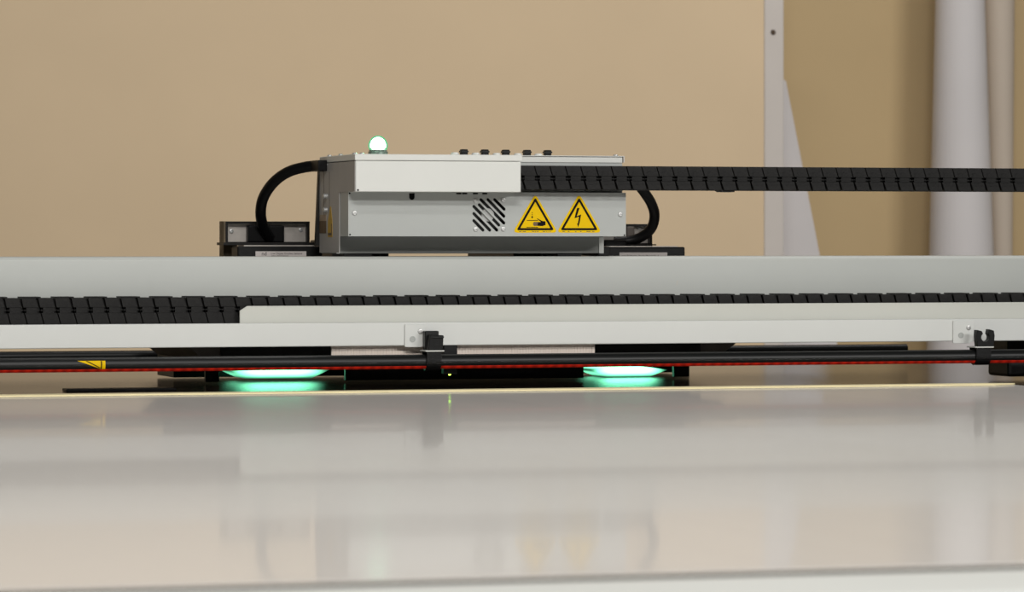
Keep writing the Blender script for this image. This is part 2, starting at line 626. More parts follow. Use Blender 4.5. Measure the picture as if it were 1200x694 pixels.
# small scratch on the beam face
xq, zq = at(793, 331, YBEAM)
MB().prism([(xq - .0008, zq - .003), (xq + .0012, zq + .003), (xq + .0022, zq + .003), (xq + .0006, zq - .003)], YBEAM - 0.0003, YBEAM + 0.0002).build('scuff_mark', 'gasket', gan)
# black end feet that carry the gantry beside the bed
for nm, xa, xb in (('end_foot', X_at(1157, 0.215), 1.02), ('end_foot', -1.40, -1.05)):
    MB().box(xa, xb, 0.15, 0.215, 0.004, zb_low - .0002, 0.004).build(nm, 'black_plastic', gan)

# ================================================================== cable chain (upper run, bend, return run)
p, hh, dpt = 0.0195, 0.0146, 0.036
ZU = Z_at(640, 208.3, 0.118)
ZL = z_rt + hh * 1.12 - 0.0008
chain = empty('cable_chain', (X_at(620, .118), 0.137, ZL - hh), 'black plastic drag chain running from carriage and back along beam trough', 'cable chain')


def link_mesh(bars):
    b = MB()
    sl_ = 0.30
    f = lambda z: -sl_ * z
    q = p / 2
    # upper side plate: fine slanted seam, bevelled
    z0, z1 = 0.0022, hh
    b.prism([(-q + f(z0) + .0003, z0), (-q + f(z1) + .0003, z1), (q + f(z1) - .0003, z1), (q + f(z0) - .0003, z0)], 0.0, dpt, 0.0005)
    # lower side plate: seam opens downwards
    z0, z1 = -hh + (0.0013 if bars is not None else 0), -0.0032
    b.prism([(-q + f(z0) + .0012, z0), (-q + f(z1) + .0007, z1), (q + f(z1) - .0007, z1), (q + f(z0) - .0012, z0)], 0.0012, dpt - .0012, 0.0005)
    # neck between the plates, leaving the dark pivot hole at each seam
    b.box(-q + .0032, q - .0032, 0.0008, dpt - .0008, -0.0034, 0.0024)
    b.box(-q + .0003, q - .0003, 0.0005, 0.0030, -0.0012, -0.0004)
    # moulded ridge along the plate and rear core
    b.box(-q + .0020, q - .0012, -0.0004, 0.001, 0.0024, 0.0032)
    b.box(-q - .0018, q + .0002, 0.007, dpt - .007, -0.0120, 0.0125)
    # little moulded marks on the plates
    b.box(-q * .35 - .003, -q * .35 + .0022, -0.00035, 0.001, 0.0078, 0.0086)
    b.box(-q * .35 - .003, -q * .35 - .0006, -0.00035, 0.001, 0.0060, 0.0067)
    b.box(-.001, .003, 0.00085, 0.002, -0.0085, -0.0078)
    if bars:
        b.box(-q - .001, q + .002, 0.004, dpt - .004, -hh, -hh + .0014)
    me = bpy.data.meshes.new('link')
    b.bm.to_mesh(me); b.bm.free()
    me.transform(Matrix.Translation((0, -dpt / 2, 0)))
    if bars is not None:
        me.transform(Matrix.Diagonal((1, 1, 1.12, 1)))
    me.materials.append(M['chain_plastic'])
    return me


LA, LB, LC = link_mesh(None), link_mesh(True), link_mesh(False)
YC = 0.118 + dpt / 2
corg = origin(chain)


def put_link(me, x, z, rot):
    o = bpy.data.objects.new('link', me)
    col.objects.link(o)
    o.parent = chain
    o.location = Vector((x, YC, z)) - corg
    o.rotation_euler = (0, rot, 0)


R = (ZU - ZL) / 2
XEND = 0.86
x = X_at(603, .118)
nU = int((XEND - x) / p)
for i in range(nU):
    put_link(LA, x + i * p, ZU - 0.0000 * i, 0)
xe = x + (nU - 1) * p + p * .5
nb = int(math.pi * R / p)
for i in range(nb):
    a = math.pi * (i + .5) / nb
    put_link(LA, xe + R * math.sin(a), ZL + R + R * math.cos(a), a)
xx = xe - p * .5
i = 0
while xx > -0.80:
    put_link(LB if i % 2 else LC, xx, ZL, math.pi)
    xx -= p; i += 1
# bracket lug hanging under the upper run
xq, zq = at(849, 223.5, 0.125)
MB().prism([(xq - .012, zq + .002), (xq - .004, zq - .0018), (xq + .012, zq - .0018), (xq + .012, zq + .002)], 0.122, 0.140).build('lug', 'chain_plastic', chain)

# ================================================================== carriage
YL, YB, YPL, YH, YBK = 0.112, 0.147, 0.208, 0.160, 0.284
XL = X_at(416.8, YL)
XBR = X_at(733.5, YB)
car = empty('print_carriage', (X_at(560, .2), 0.2, zb_top), 'white print carriage box with warning stickers riding on gantry beam', 'carriage')
zt = Z_at(500, 181.0, YL)          # underside of the cap
z188, z225 = Z_at(500, 188.4, YL), Z_at(500, 225.0, YL)
XLR = X_at(610.5, YL)
# cover over the chain end: cap and box
MB().box(XL - .0012, XLR + .0018, YL - .0012, YBK, z188, zt, 0.0009).build('cap', 'cover_paint', car)
MB().box(XL, XLR, YL, YH - .0005, z225, z188 - .0004, 0.0009).build('cover', 'cover_paint', car)
# housing behind the chain
zh = Z_at(680, 182.6, YH)
MB().box(XL + .0002, XBR, YH, YBK, z225 - .0005, z188 - .0005, 0.0008).build('housing', 'grey_paint', car)
MB().box(XLR + .0022, XBR, YH, YBK, z188 - .0002, zh - .0012, 0.0006).build('upper_strip', 'cover_paint', car)
MB().box(XLR + .0022, XBR + .0022, YH - .002, YBK, zh - .0010, zh, 0.0003).build('top_plate', 'cover_paint', car)
MB().box(XBR + .0005, XBR + .0022, YH - .002, YH + .05, Z_at(735, 190.5, YH), zh - .0012).build('corner_bracket', 'steel', car)
xq, zq = at(724.5, 181.6, YH)
MB().lathe([(0.0032, 0), (0.0032, .0012), (0.0022, .002), (0, .002)], (xq, YH + .01, zh), 'Z', 12).build('screw', 'screw_steel', car, True)
# front box: shell with slotted face
zbt, zbb = Z_at(570, 225.4, YB), Z_at(570, 277.0, YB)
XFL = XL
th = 0.0015
fx, fz = at(573.4, 252, YB)


def cap_slot(cx0, cz0, cx1, cz1, r):
    a = Vector((cx0, cz0)); b = Vector((cx1, cz1)); d = (b - a).normalized(); nrm = Vector((-d.y, d.x))
    pts = []
    for c, s in ((b, 0), (a, math.pi)):
        for k in range(7):
            ang = s - math.pi / 2 + math.pi * k / 6
            q_ = c + r * (math.cos(ang) * d + math.sin(ang) * nrm)
            pts.append((q_.x, q_.y))
    return pts


face_o = MB().box(XFL, XBR, YB, YB + th, zbb, zbt).build('front_panel', 'grey_paint', car)
cut = MB()
zs_ = [((340, 115), (575, 360)), ((440, 115), (578, 255)), ((130, 320), (365, 565)), ((130, 425), (265, 565)),
       ((130, 215), (470, 565)), ((235, 115), (575, 460)), ((210, 190), (500, 490))]
for a, b in zs_:
    A = at(545 + a[0] / 12.62, 225 + a[1] / 12.62, YB); Bq = at(545 + b[0] / 12.62, 225 + b[1] / 12.62, YB)
    cut.prism(cap_slot(A[0], A[1], Bq[0], Bq[1], 0.0019), YB - .01, YB + .01)
# keyhole slot under the cover
kx, kz = at(482.8, 231, YB)
cut.prism([(kx + .0036 * math.cos(math.pi + math.pi * k / 8), kz + .0036 * math.sin(math.pi + math.pi * k / 8)) for k in range(9)] + [(kx + .0036, kz + .006), (kx - .0036, kz + .006)], YB - .01, YB + .01)
cut_o = cut.build('cutter', 'black_print', car)
md = face_o.modifiers.new('b', 'BOOLEAN'); md.operation = 'DIFFERENCE'; md.object = cut_o; md.solver = 'EXACT'
bpy.context.view_layer.update()
me2 = bpy.data.meshes.new_from_object(face_o.evaluated_get(bpy.context.evaluated_depsgraph_get()))
face_o.modifiers.clear(); face_o.data = me2
me2.materials.clear(); me2.materials.append(M['grey_paint'])
bpy.data.objects.remove(cut_o)
# left flank, base and top of the front box
MB().box(XFL, XFL + th, YB + th, YPL, zbb, zbt, 0.0002).build('side_cheek', 'grey_paint', car)
MB().box(XBR - th, XBR, YB + th, YPL, zbb, zbt, 0.0002).build('side_cheek', 'grey_paint', car)
MB().box(XFL + th, XBR - th, YB + th, YPL, zbb, zbb + th).build('box_floor', 'grey_paint', car)
MB().box(XFL + th, XBR - th, YB + th, YPL, zbt - th, zbt).build('box_top', 'grey_paint', car)
# fan behind the slots
fan = MB().box(fx - .026, fx + .026, YB + .010, YB + .024, fz - .024, fz + .024).build('fan', 'black_plastic', car)
MB().lathe([(0.0082, 0), (0.0082, .006), (0.0075, .0068), (0, .0068)], (fx - .0008, YB + .010, fz), 'Y', 24).build('fan_hub', 'hub_grey', fan, True)
MB().box(kx - .008, kx + .008, YB + .004, YB + .01, kz - .008, kz + .008).build('slot_backing', 'black_print', car)
for a in ((155, 130), (565, 120), (155, 550), (565, 550)):
    screw(fan, 545 + a[0] / 12.62, 225 + a[1] / 12.62, YB, 0.0027)
for a in ((415.5, 249.8), (726.8, 251.5)):
    screw(car, a[0], a[1], YB, 0.0027)
for a in ((408.9 + 1.2, 275.0), (731.8, 275.8), (409.8, 226.6)):
    X, Z = at(a[0], a[1], YB)
    MB().lathe([(0.0011, 0), (0.0010, .0005), (0, .0005)], (X, YB, Z), 'Y', 10).build('rivet', 'black_print', car)
for a in ((419.5, 222.8),):
    X, Z = at(a[0], a[1], YL)
    MB().lathe([(0.0012, 0), (0.0011, .0005), (0, .0005)], (X, YL, Z), 'Y', 10).build('rivet', 'black_print', car)
# small dark tabs in the seam above the fan
for a in (537.5, 544.5, 557, 568):
    X, Z = at(a, 226.8, YB)
    MB().box(X - .003, X + .003, YB - .0008, YB, Z - .001, Z + .0008).build('seam_tab', 'black_print', car)

# plinth below, set back
zpl = Z_at(550, 297.2, YPL)
XPR = X_at(707.0, YPL)
plo = MB().box(XL + .0006, XPR, YPL, YBK, zpl, z225 - .0008, 0.0008).build('plinth', 'plinth_shade', car)
MB().box(XPR - .006, XPR + .0003, YPL - .0012, YPL - .0002, zpl, zbb - .001, 0.0003).build('plinth_edge', 'bright_paint', car)
MB().box(XL + .0006, XL + .0046, YPL - .0012, YPL - .0002, zpl, zbb - .001, 0.0003).build('plinth_edge', 'bright_paint', car)
# feet on the beam
for pa, pb in ((402.5, 436), (653, 682)):
    MB().box(X_at(pa, YPL + .004), X_at(pb, YPL + .004), YPL + .004, YPL + .06, zb_top + .0002, zpl + .0004, 0.0006).build('foot', 'black_rubber', car)
for pa in (447, 637.5, 643):
    X = X_at(pa, YPL + .003)
    MB().lathe([(0.0022, 0), (0.0022, .0022), (0.0012, .0022), (0.0012, .003), (0, .003)], (X, YPL + .012, zpl + .0002), '-Z', 10).build('bolt', 'dark_metal', car)
MB().box(X_at(700, YPL + .006), X_at(716, YPL + .006), YPL + .01, YPL + .07, zb_top + .0002, Z_at(708, 289, YPL), .001).build('side_block', 'black_plastic', car)

# left flank: steel sheet, seam lines, screws, sticker and hang tag
SP = MB().box(XL - .0010, XL - .0001, YL + .075, YBK + .001, zpl + .001, z188 - .001).build('side_sheet', 'side_steel', car)
MB().box(XL - .0010, XL - .0002, YL + .0005, YL + .0747, z225 + .0002, z188 - .001).build('side_sheet', 'side_steel', car)
# the dark slot in the flank, between box and sheet
YS_of = lambda px: YL + (416.8 - px) / (416.8 - 374.3) * (YBK - YL)    # column on the flank -> depth
for (px, py) in ((383.5, 229.8), (383.5, 246)):
    yy = YS_of(px); Z = H + (HOR - py) * w_at(XL, yy) / F
    MB().lathe([(0.0032, 0), (0.0032, .0035), (0.0022, .0042), (0, .0042)], (XL - .001, yy, Z), 'X', 14).bm.free()
    b = MB().lathe([(0.0032, 0), (0.0032, .0045), (0.0022, .0052), (0, .0052)], (0, 0, 0), 'Z', 14)
    me = bpy.data.meshes.new('tmp'); b.bm.to_mesh(me); b.bm.free()
    me.transform(Matrix.Translation((XL - .001, yy, Z)) @ Matrix.Rotation(-math.pi / 2, 4, 'Y'))
    b = MB(); b.bm.from_mesh(me)
    b.build('screw', 'screw_steel', car, True)


def flank_poly(pts, off, name, m, parent):
    t = bmesh.new()
    a, b = [], []
    for px, py in pts:
        yy = YS_of(px)
        Z = H + (HOR - py) * w_at(XL, yy) / F
        a.append(t.verts.new((XL - .0010 - off, yy, Z))); b.append(t.verts.new((XL - .0008, yy, Z)))
    t.faces.new(a); t.faces.new(list(reversed(b)))
    n = len(pts)
    for i in range(n):
        t.faces.new((a[i], a[(i + 1) % n], b[(i + 1) % n], b[i]))
    bmesh.ops.recalc_face_normals(t, faces=t.faces)
    mb = MB(); mb.merge(t)
    return mb.build(name, m, parent)


st = flank_poly([(374.5, 252), (382.5, 252), (382.5, 273.5), (374.5, 273.5)], 0.0003, 'paper_sticker', 'tan_print', car)
flank_poly([(374.5, 259), (382.5, 259), (382.5, 273.5), (374.5, 273.5)], 0.0005, 'sticker_print', 'brown_print', st)
tg = flank_poly([(387.4, 242), (388.4, 242), (390, 259), (390.2, 278), (384.6, 278), (384.8, 259)], 0.0003, 'hang_tag', 'dull_yellow', car)
flank_poly([(388.9, 262), (389.6, 262), (389.6, 276), (385.2, 276), (385.2, 273), (388.9, 273)], 0.0005, 'tag_print', 'brown_print', tg)
for px in (379.3, 386.2):
    flank_poly([(px, 201), (px + .5, 201), (px + .5, 252), (px, 252)], 0.0002, 'seam', 'grey_skirt', car)
# rear plate, leaning back towards its foot
t = bmesh.new()
zA, zB = Z_at(375, 190, YBK), Z_at(372, 288, YBK)
pv = []
for (yy, z) in ((YBK + .001, zA), (YBK + .009, zA), (YBK + .009, zB), (YBK + .001, zB)):
    sft = 0.0 if z == zA else -0.0045
    pv.append((t.verts.new((XL - .0012 + sft, yy, z)), t.verts.new((XPR, yy, z))))
for i in range(4):
    j = (i + 1) % 4
    t.faces.new((pv[i][0], pv[j][0], pv[j][1], pv[i][1]))
t.faces.new([v[0] for v in pv]); t.faces.new([v[1] for v in reversed(pv)])
bmesh.ops.recalc_face_normals(t, faces=t.faces)
mb = MB(); mb.merge(t)
mb.build('rear_plate', 'dark_metal', car)
# arms over the beam to the print head block behind it
for xa in (XL + .04, XPR - .09):
    MB().box(xa, xa + .05, YBK + .0095, 0.50, zb_top - .0098, zb_top + .02, .002).build('arm', 'dark_metal', car)
# head block hanging behind and below the beam
YH0, YH1 = 0.312, 0.60
xa0, xa1 = X_at(219, YH0), X_at(862, YH0)
xb0, xb1 = X_at(240, YH0), X_at(843, YH0)
z_up, z_mid, z_dn = Z_at(540, 396, YH0), Z_at(540, 420, YH0), 0.0015
hb = MB().prism([(xa0, z_up), (xa0, Z_at(220, 406, YH0)), (xb0, z_mid), (xb1, z_mid), (xa1, Z_at(860, 403, YH0)), (xa1, z_up)], YH0, YH1, 0.0005).build('head_block', 'grey_skirt', car)
MB().box(xb0, X_at(808, YH0 + .185), YH0 + .185, YH1, z_dn, z_mid - .0003, 0.001).build('head_skirt', 'black_plastic', car)
MB().box(xa0 + .03, xa1 - .03, YH1 - .18, YH1, z_up + .0003, zb_top - .010, 0.001).build('head_carrier', 'dark_metal', car)
for pa, pb in ((241, 257), (405, 684), (790, 808)):
    MB().box(X_at(pa, .335), X_at(pb, .335), .335, .343, z_dn, z_mid - .0003, 0.0006).build('head_skirt', 'black_plastic', car)
# pale ribbed plate under the front rail
YHP = 0.1085
fp = MB().box(X_at(388.5, YHP), X_at(697, YHP), YHP, YHP + .003, Z_at(540, 420, YHP), z_rb + .0055).build('under_plate', 'head_tan', gan)
X0, X1 = X_at(389.5, YHP), X_at(696, YHP)
rb = MB()
zz0, zz1 = Z_at(540, 419, YHP), z_rb + .005
n = 90
for k in range(n):
    xx_ = X0 + (X1 - X0) * (k + .5) / n
    rb.box(xx_ - .0010, xx_ + .0010, YHP - .0006, YHP + .0001, zz0, zz1)
tag(rb.build('fine_rib', 'head_tan', fp), kind='stuff')

# signal lamp on top of the cap
lx = X_at(443, YL + .03)
ly = YL + .03
lamp = MB().lathe([(0.0118, 0), (0.0118, .0036), (0.0108, .0042), (0.0108, .0058), (0.0098, .006)], (lx, ly, zt), 'Z', 28).build('signal_lamp', 'lamp_ring', car, True)
zdome = zt + .0060
MB().lathe([(0.0105, 0)] + [(0.0118 * math.cos(a), .0045 + .0128 * math.sin(a)) for a in [math.radians(d) for d in range(0, 90, 10)]] + [(0, .0173)], (lx, ly, zdome - .0004), 'Z', 28).build('dome', 'lamp_dome', lamp, True)
MB().lathe([(0.006, 0)] + [(0.0094 * math.cos(a), .0045 + .0104 * math.sin(a)) for a in [math.radians(d) for d in range(-10, 90, 10)]] + [(0, .0149)], (lx, ly, zdome), 'Z', 24).build('bulb', 'lamp_core', lamp, True)

# knobs and cable seats on top
for k, px in enumerate((543.5, 568, 592.5, 617.5, 641.5)):
    yk = YL + .05 if k < 3 else YH + .012
    zb_ = zt if k < 3 else (zt if k == 3 and False else zh)
    zk = Z_at(px, 175.0 + k * .25, yk)
    if k == 3:
        yk = YH + .012
    X = X_at(px, yk)
    kb = MB().box(X - .0042, X + .0042, yk - .004, yk + .004, zb_, zk, 0.0010).build('knob', 'black_plastic', car)
    MB().box(X - .0049, X + .0049, yk - .0047, yk + .0047, zk - .0038, zk - .0018, .0004).build('collar', 'black_gloss', kb)
    Xs = X_at(px - 10.5, yk)
    zs2 = Z_at(px - 10, 178.6 + k * .35, yk)
    MB().lathe([(0.0052, 0), (0.0052, max(.001, zs2 - zb_ - .0016)), (0.0036, max(.0016, zs2 - zb_)), (0, max(.0016, zs2 - zb_))], (Xs, yk, zb_), 'Z', 18).build('cable_seat', 'cover_paint', car, True)
for px, yy in ((383, YBK - .03), (397, YBK - .085), (413, YL + .02), (424, YL + .02)):
    X = X_at(px, yy)
    MB().lathe([(0.0030, 0), (0.0030, .0008), (0.0020, .0020), (0, .0021)], (max(X, XL + .004), yy, zt), 'Z', 14).build('screw', 'screw_steel', car, True)


# warning stickers on the front panel
def tri(px, pyt, pyb, half, Y):
    return [at(px, pyt, Y), at(px + half, pyb, Y), at(px - half, pyb, Y)]


def sticker(pxc, kind_):
    base = MB().prism(rounded(tri(pxc, 227.0, 272.8, 26.5, YB), 0.0036), YB - .0003, YB - .00002).build('warning_sticker', 'yellow_print', car)
    y0, y1 = YB - .00055, YB - .00028
    outer = rounded(tri(pxc, 231.6, 269.9, 22.0, YB), 0.0016, 3)
    inner = rounded(tri(pxc, 236.6, 267.4, 17.7, YB), 0.0004, 3)
    t = bmesh.new()
    n = len(outer)
    A = [t.verts.new((x, y0, z)) for x, z in outer]; B = [t.verts.new((x, y0, z)) for x, z in inner]
    A2 = [t.verts.new((x, y1, z)) for x, z in outer]; B2 = [t.verts.new((x, y1, z)) for x, z in inner]
    for i in range(n):
        j = (i + 1) % n
        t.faces.new((A[i], A[j], B[j], B[i])); t.faces.new((A[i], A2[i], A2[j], A[j])); t.faces.new((B[i], B[j], B2[j], B2[i]))
    bmesh.ops.recalc_face_normals(t, faces=t.faces)
    mb = MB(); mb.merge(t); mb.build('border', 'black_print', base)
    P = lambda zx, zy, sc, ox: at(ox + zx / sc, 228 + zy / sc, YB)
    if kind_ == 'bolt':
        sc = 14.46; ox = 655
        MB().prism([P(*q, sc, ox) for q in ((305, 228), (348, 228), (300, 368), (375, 338), (345, 500), (318, 500), (340, 375), (262, 402))], y0, y1).build('bolt_symbol', 'black_print', base)
        MB().prism([P(*q, sc, ox) for q in ((304, 492), (346, 492), (323, 550))], y0 - .0001, y1).build('bolt_tip', 'black_print', base)
        dash = ((60, 100), (150, 175), (270, 295), (355, 380), (465, 535), (560, 600))
    else:
        sc = 14.45; ox = 600
        arrow = MB()
        for (a, b, c, d) in ((336, 346, 300, 318), (336, 346, 332, 350), (336, 346, 362, 378)):
            u = P(a, c, sc, ox); v = P(b, d, sc, ox)
            arrow.box(u[0], v[0], y0, y1, v[1], u[1])
        arrow.prism([P(*q, sc, ox) for q in ((322, 375), (360, 375), (341, 408))], y0, y1)
        arrow.build('arrow_symbol', 'black_print', base)
        for (a, b, c, d) in ((250, 440, 434, 444), (248, 440, 551, 561)):
            u = P(a, c, sc, ox); v = P(b, d, sc, ox)
            MB().box(u[0], v[0], y0, y1, v[1], u[1]).build('press_line', 'black_print', base)
        hand = MB()
        hand.prism([P(*q, sc, ox) for q in ((440, 468), (490, 466), (420, 410), (425, 404), (510, 450), (566, 455), (566, 520), (540, 524), (520, 535), (430, 532), (435, 500))], y0, y1)
        hand.build('hand_symbol', 'black_print', base)
        for k in range(4):
            u = P(352 - (k == 0) * -4 + abs(k - 1.2) * 6, 466 + k * 16.5, sc, ox); v = P(442, 466 + k * 16.5 + 14.5, sc, ox)
            MB().prism(rounded([(u[0], u[1]), (v[0], u[1]), (v[0], v[1]), (u[0], v[1])], .0003, 2), y0, y1).build('finger_symbol', 'brown_print', base)
        dash = ((120, 160), (180, 235), (335, 375), (385, 410), (420, 450), (520, 560), (580, 595), (610, 622), (635, 652))
    for a, b in dash:
        u = P(a, 622, sc, ox); v = P(b, 632, sc, ox)
        MB().box(u[0], v[0], y0 + .0001, y1, v[1], u[1]).build('fine_print', 'brown_print', base)


sticker(627.2, 'hand')
sticker(678.6, 'bolt')

# ================================================================== curing lamps behind the beam
def curing_lamp(px0, px1, tray_px, tray_py, label_px, frame, label, emit_px, texts):
    YT = 0.318
    cx = X_at((tray_px[0] + tray_px[1]) / 2, YT)
    root = empty('curing_lamp', (cx, 0.45, 0.0145), label, 'lamp unit', 'curing lamps of the printer')
    # black lamp body reaching down to the bed
    YD = 0.3085
    xa, xb = X_at(px0, YD), X_at(px1, YD)
    MB().box(xa, xb, YD, YH0 - .0035 + .003, 0.0195, Z_at((px0 + px1) / 2, 392, YD), .0005).build('front_shield', 'black_plastic', root)
    # emitter lens under the lamp, its edge facing forward and its face the bed
    YE = 0.43
    c0, c1 = emit_px
    hgt = 11.8 if c1 - c0 > 70 else 10.0
    zt_e = 432.0
    lens = [at(c0 - 18, zt_e + 1.5, YE), at(c0, zt_e - 1, YE), at(c1, zt_e - 1, YE), at(c1 + 18, zt_e + 1.5, YE), at(c1 - 4, zt_e + hgt, YE), at(c0 + 4, zt_e + hgt, YE)]
    eo = MB().prism(lens, YE, YE + .06).build('emitter', 'uv_emitter', root)
    # tray with cover plate above the beam
    z0 = Z_at(tray_px[0], tray_py[1], YT); z1 = Z_at((tray_px[0] + tray_px[1]) / 2, tray_py[0], YT)
    xt0, xt1 = X_at(tray_px[0], YT), X_at(tray_px[1], YT)
    MB().box(xt0, xt1, YT, YT + .035, z0 - .03, z1, .002).build('tray', 'black_plastic', root)
    zl = z1 - .001
    MB().box(xt0 + .008, xt1 - .010, YT + .0005, YT + .034, z1, z1 + .0011).build('tray_cover', 'steel', root)
    # printed label on the tray
    lb = plate(label_px[0], label_px[1], label_px[2], 306, YT - .0006, YT - .0001, ref=label_px[0]).build('label_plate', 'paper_label', root)
    for (s, size, px, py) in texts:
        X, Z = at(px, py, YT - .0008)
        text_mesh(s, size, X, YT - .0008, Z, 'black_print', lb)
    # open steel frame standing behind the tray
    f0, f1, ft, fb = frame
    YFm = 0.40
    zt_, zb_ = Z_at(f0, ft, YFm), Z_at(f0, fb, YFm)
    xf0, xf1 = X_at(f0, YFm), X_at(f1, YFm)
    tk = .0030
    MB().box(xf0 + tk, xf1 - tk, YFm + .010, YFm + .013, zb_, zt_ - tk).build('back_plate', 'steel', root)
    MB().box(xf0, xf1, YFm, YFm + .022, zt_ - tk, zt_).build('frame_top', 'dark_metal', root)
    MB().box(xf0, xf1, YFm, YFm + .022, zb_ - .0045, zb_).build('frame_bottom', 'dark_metal', root)
    MB().box(xf0, xf0 + tk, YFm + .0005, YFm + .022, zb_, zt_ - tk).build('frame_side', 'dark_metal', root)
    MB().box(xf1 - tk, xf1, YFm + .0005, YFm + .022, zb_, zt_ - tk).build('frame_side', 'dark_metal', root)
    return root


L1 = curing_lamp(258.5, 388, (278.5, 378), (288.6, 303), (299.5, 359, 294.6), (264.5, 363, 259.5, 283.5),
                 'black curing lamp unit at the left of the carriage, glowing green underneath', (284, 368),
                 (('nd', .0066, 306.5, 299.4), ('Low Display Graphics Systems', .0032, 317.5, 298.2), ('www. printing service', .0024, 318, 300.4)))
L2 = curing_lamp(697, 821, (704, 803), (289.5, 303), (726, 782, 296.0), (700, 764.5, 262.6, 285),
                 'black curing lamp unit at the right of the carriage, weaker green glow', (708, 764),
                 (('Serial Production  Printing Module No. 4', .0030, 728.5, 300.7),))
# left unit: brown outer side, connector, screws
MB().box(X_at(264.3, .4) - .002, X_at(264.3, .4) - .0001, .400, .426, Z_at(264, 306, .4), Z_at(264, 259.3, .4)).build('side_cheek', 'brown_metal', L1)
plate(262, 278, 286.8, 306, 0.398, 0.404, ref=265).build('lower_cheek', 'brown_metal', L1)
plate(291, 333.5, 264.5, 284.5, 0.396, 0.4095, .002, ref=310).build('connector', 'black_rubber', L1)
plate(262, 371, 284.2, 287.4, 0.36, 0.3985, ref=310).build('shelf', 'dark_metal', L1)
for px, py in ((271.2, 271), (352.5, 269.5)):
    screw(L1, px, py, 0.410, 0.0026)
plate(708, 735, 281, 290, 0.352, 0.39, .002, ref=720).build('connector', 'black_rubber', L2)
plate(735, 744, 265.5, 281, 0.396, 0.4095, .002, ref=740).build('connector', 'grey_skirt', L2)
plate(712, 769, 286.2, 287.6, 0.36, 0.3985, ref=740).build('shelf', 'dark_metal', L2)
screw(L2, 748.5, 267, 0.410, 0.0022)

# ================================================================== hoses
def hose(pts, r, label):
    P = [(*((lambda q: (q[0], Y, q[1]))(at(px, py, Y))),) for px, py, Y in pts]
    return tag(MB().sweep(P, r, 16, 8).build('cable_hose', 'black_rubber', None, True), label, 'hose', 'black carriage hoses')


hose([(386, 194.3, .272), (374, 194.5, .280), (358, 195.8, .295), (338, 201.5, .315), (321, 213.5, .335), (309, 231, .355), (305.5, 248, .370), (308, 264, .385), (316, 279, .395)],
     0.0068, 'black hose arching from carriage side down to the left lamp unit')
# flange where the hose enters the flank
zz = Z_at(380, 194.6, .27)
MB().box(XL - .0125, XL - .0011, .246, .283, zz - .0068, zz + .0068, .001).build('hose_flange', 'black_rubber', car)
screw(car, 385.4, 193.2, .2455, 0.0022)
hose([(744, 212, .30), (754, 224, .31), (763, 238, .325), (767, 252, .34), (763.5, 267, .35), (752, 277.5, .36), (737, 282.5, .367), (720, 283.5, .37)],
     0.0066, 'black hose looping behind the chain down to the right lamp unit')

# ================================================================== safety bars
TR = 0.0084
def safety_bar(Y, py, x0, x1, r, label, extras):
    zc_ = Z_at(600, py, Y)
    root = empty('safety_bar', ((x0 + x1) / 2, Y, zc_ - r), label, 'safety bar')
    b = MB()
    t = bmesh.new()
    n = 28
    ra = [t.verts.new((x0, Y + r * math.cos(2 * math.pi * k / n), zc_ + r * math.sin(2 * math.pi * k / n))) for k in range(n)]
    rb_ = [t.verts.new((x1, Y + r * math.cos(2 * math.pi * k / n), zc_ + r * math.sin(2 * math.pi * k / n))) for k in range(n)]
    for k in range(n):
        t.faces.new((ra[k], ra[(k + 1) % n], rb_[(k + 1) % n], rb_[k]))
    t.faces.new(ra); t.faces.new(list(reversed(rb_)))
    bmesh.ops.recalc_face_normals(t, faces=t.faces)
    b.merge(t)
    b.build('tube', 'black_gloss', root, True)
    return root, zc_


bar, ztube = safety_bar(0.08, 422.8, -1.25, 1.0, TR, 'glossy black safety bar with red strip along the front of gantry', True)
TY = 0.08


def tube_patch(x0s, a0, a1, off, name, m, parent, n=8):
    """patch on the front of the tube; a = angle below (+) or above (-) the front; x0s(t) gives the x range"""
    t = bmesh.new()
    rows = []
    for i in range(n + 1):
        s = i / n
        a = math.radians(a0 + (a1 - a0) * s)
        xa, xb = x0s(s)
        rr = TR + off
        y = TY - rr * math.cos(a); z = ztube - rr * math.sin(a)
        y2 = TY - (TR - .0003) * math.cos(a); z2 = ztube - (TR - .0003) * math.sin(a)
        rows.append([t.verts.new(c) for c in ((xa, y, z), (xb, y, z), (xb, y2, z2), (xa, y2, z2))])
    for p_, q_ in zip(rows, rows[1:]):
        for k in range(4):
            l = (k + 1) % 4
            t.faces.new((p_[k], p_[l], q_[l], q_[k]))
    t.faces.new(rows[0]); t.faces.new(list(reversed(rows[-1])))
    bmesh.ops.recalc_face_normals(t, faces=t.faces)
    mb = MB(); mb.merge(t)
    return mb.build(name, m, parent, True)


tube_patch(lambda s: (-1.25, 1.0), 38, 74, .0005, 'red_strip', 'red_glow', bar, 4)
xp = lambda px: X_at(px, TY - TR)
sk = tube_patch(lambda s: (xp(91) + (xp(119) - xp(91)) * s, xp(123.5)), -32, 34, .0004, 'warning_sticker', 'yellow_print', bar)
tube_patch(lambda s: (xp(100.5) + (xp(116.5) - xp(100.5)) * s, xp(103) + (xp(118.5) - xp(103)) * s), -28, 24, .0007, 'sticker_line', 'black_print', sk)
tube_patch(lambda s: (xp(118.2), xp(119.6)), -28, 30, .0007, 'sticker_line', 'black_print', sk)

rbar, _z = safety_bar(0.66, 413.0, -1.25, X_at(1062, .66), 0.0068, 'plain black safety bar at the far side of gantry', False)

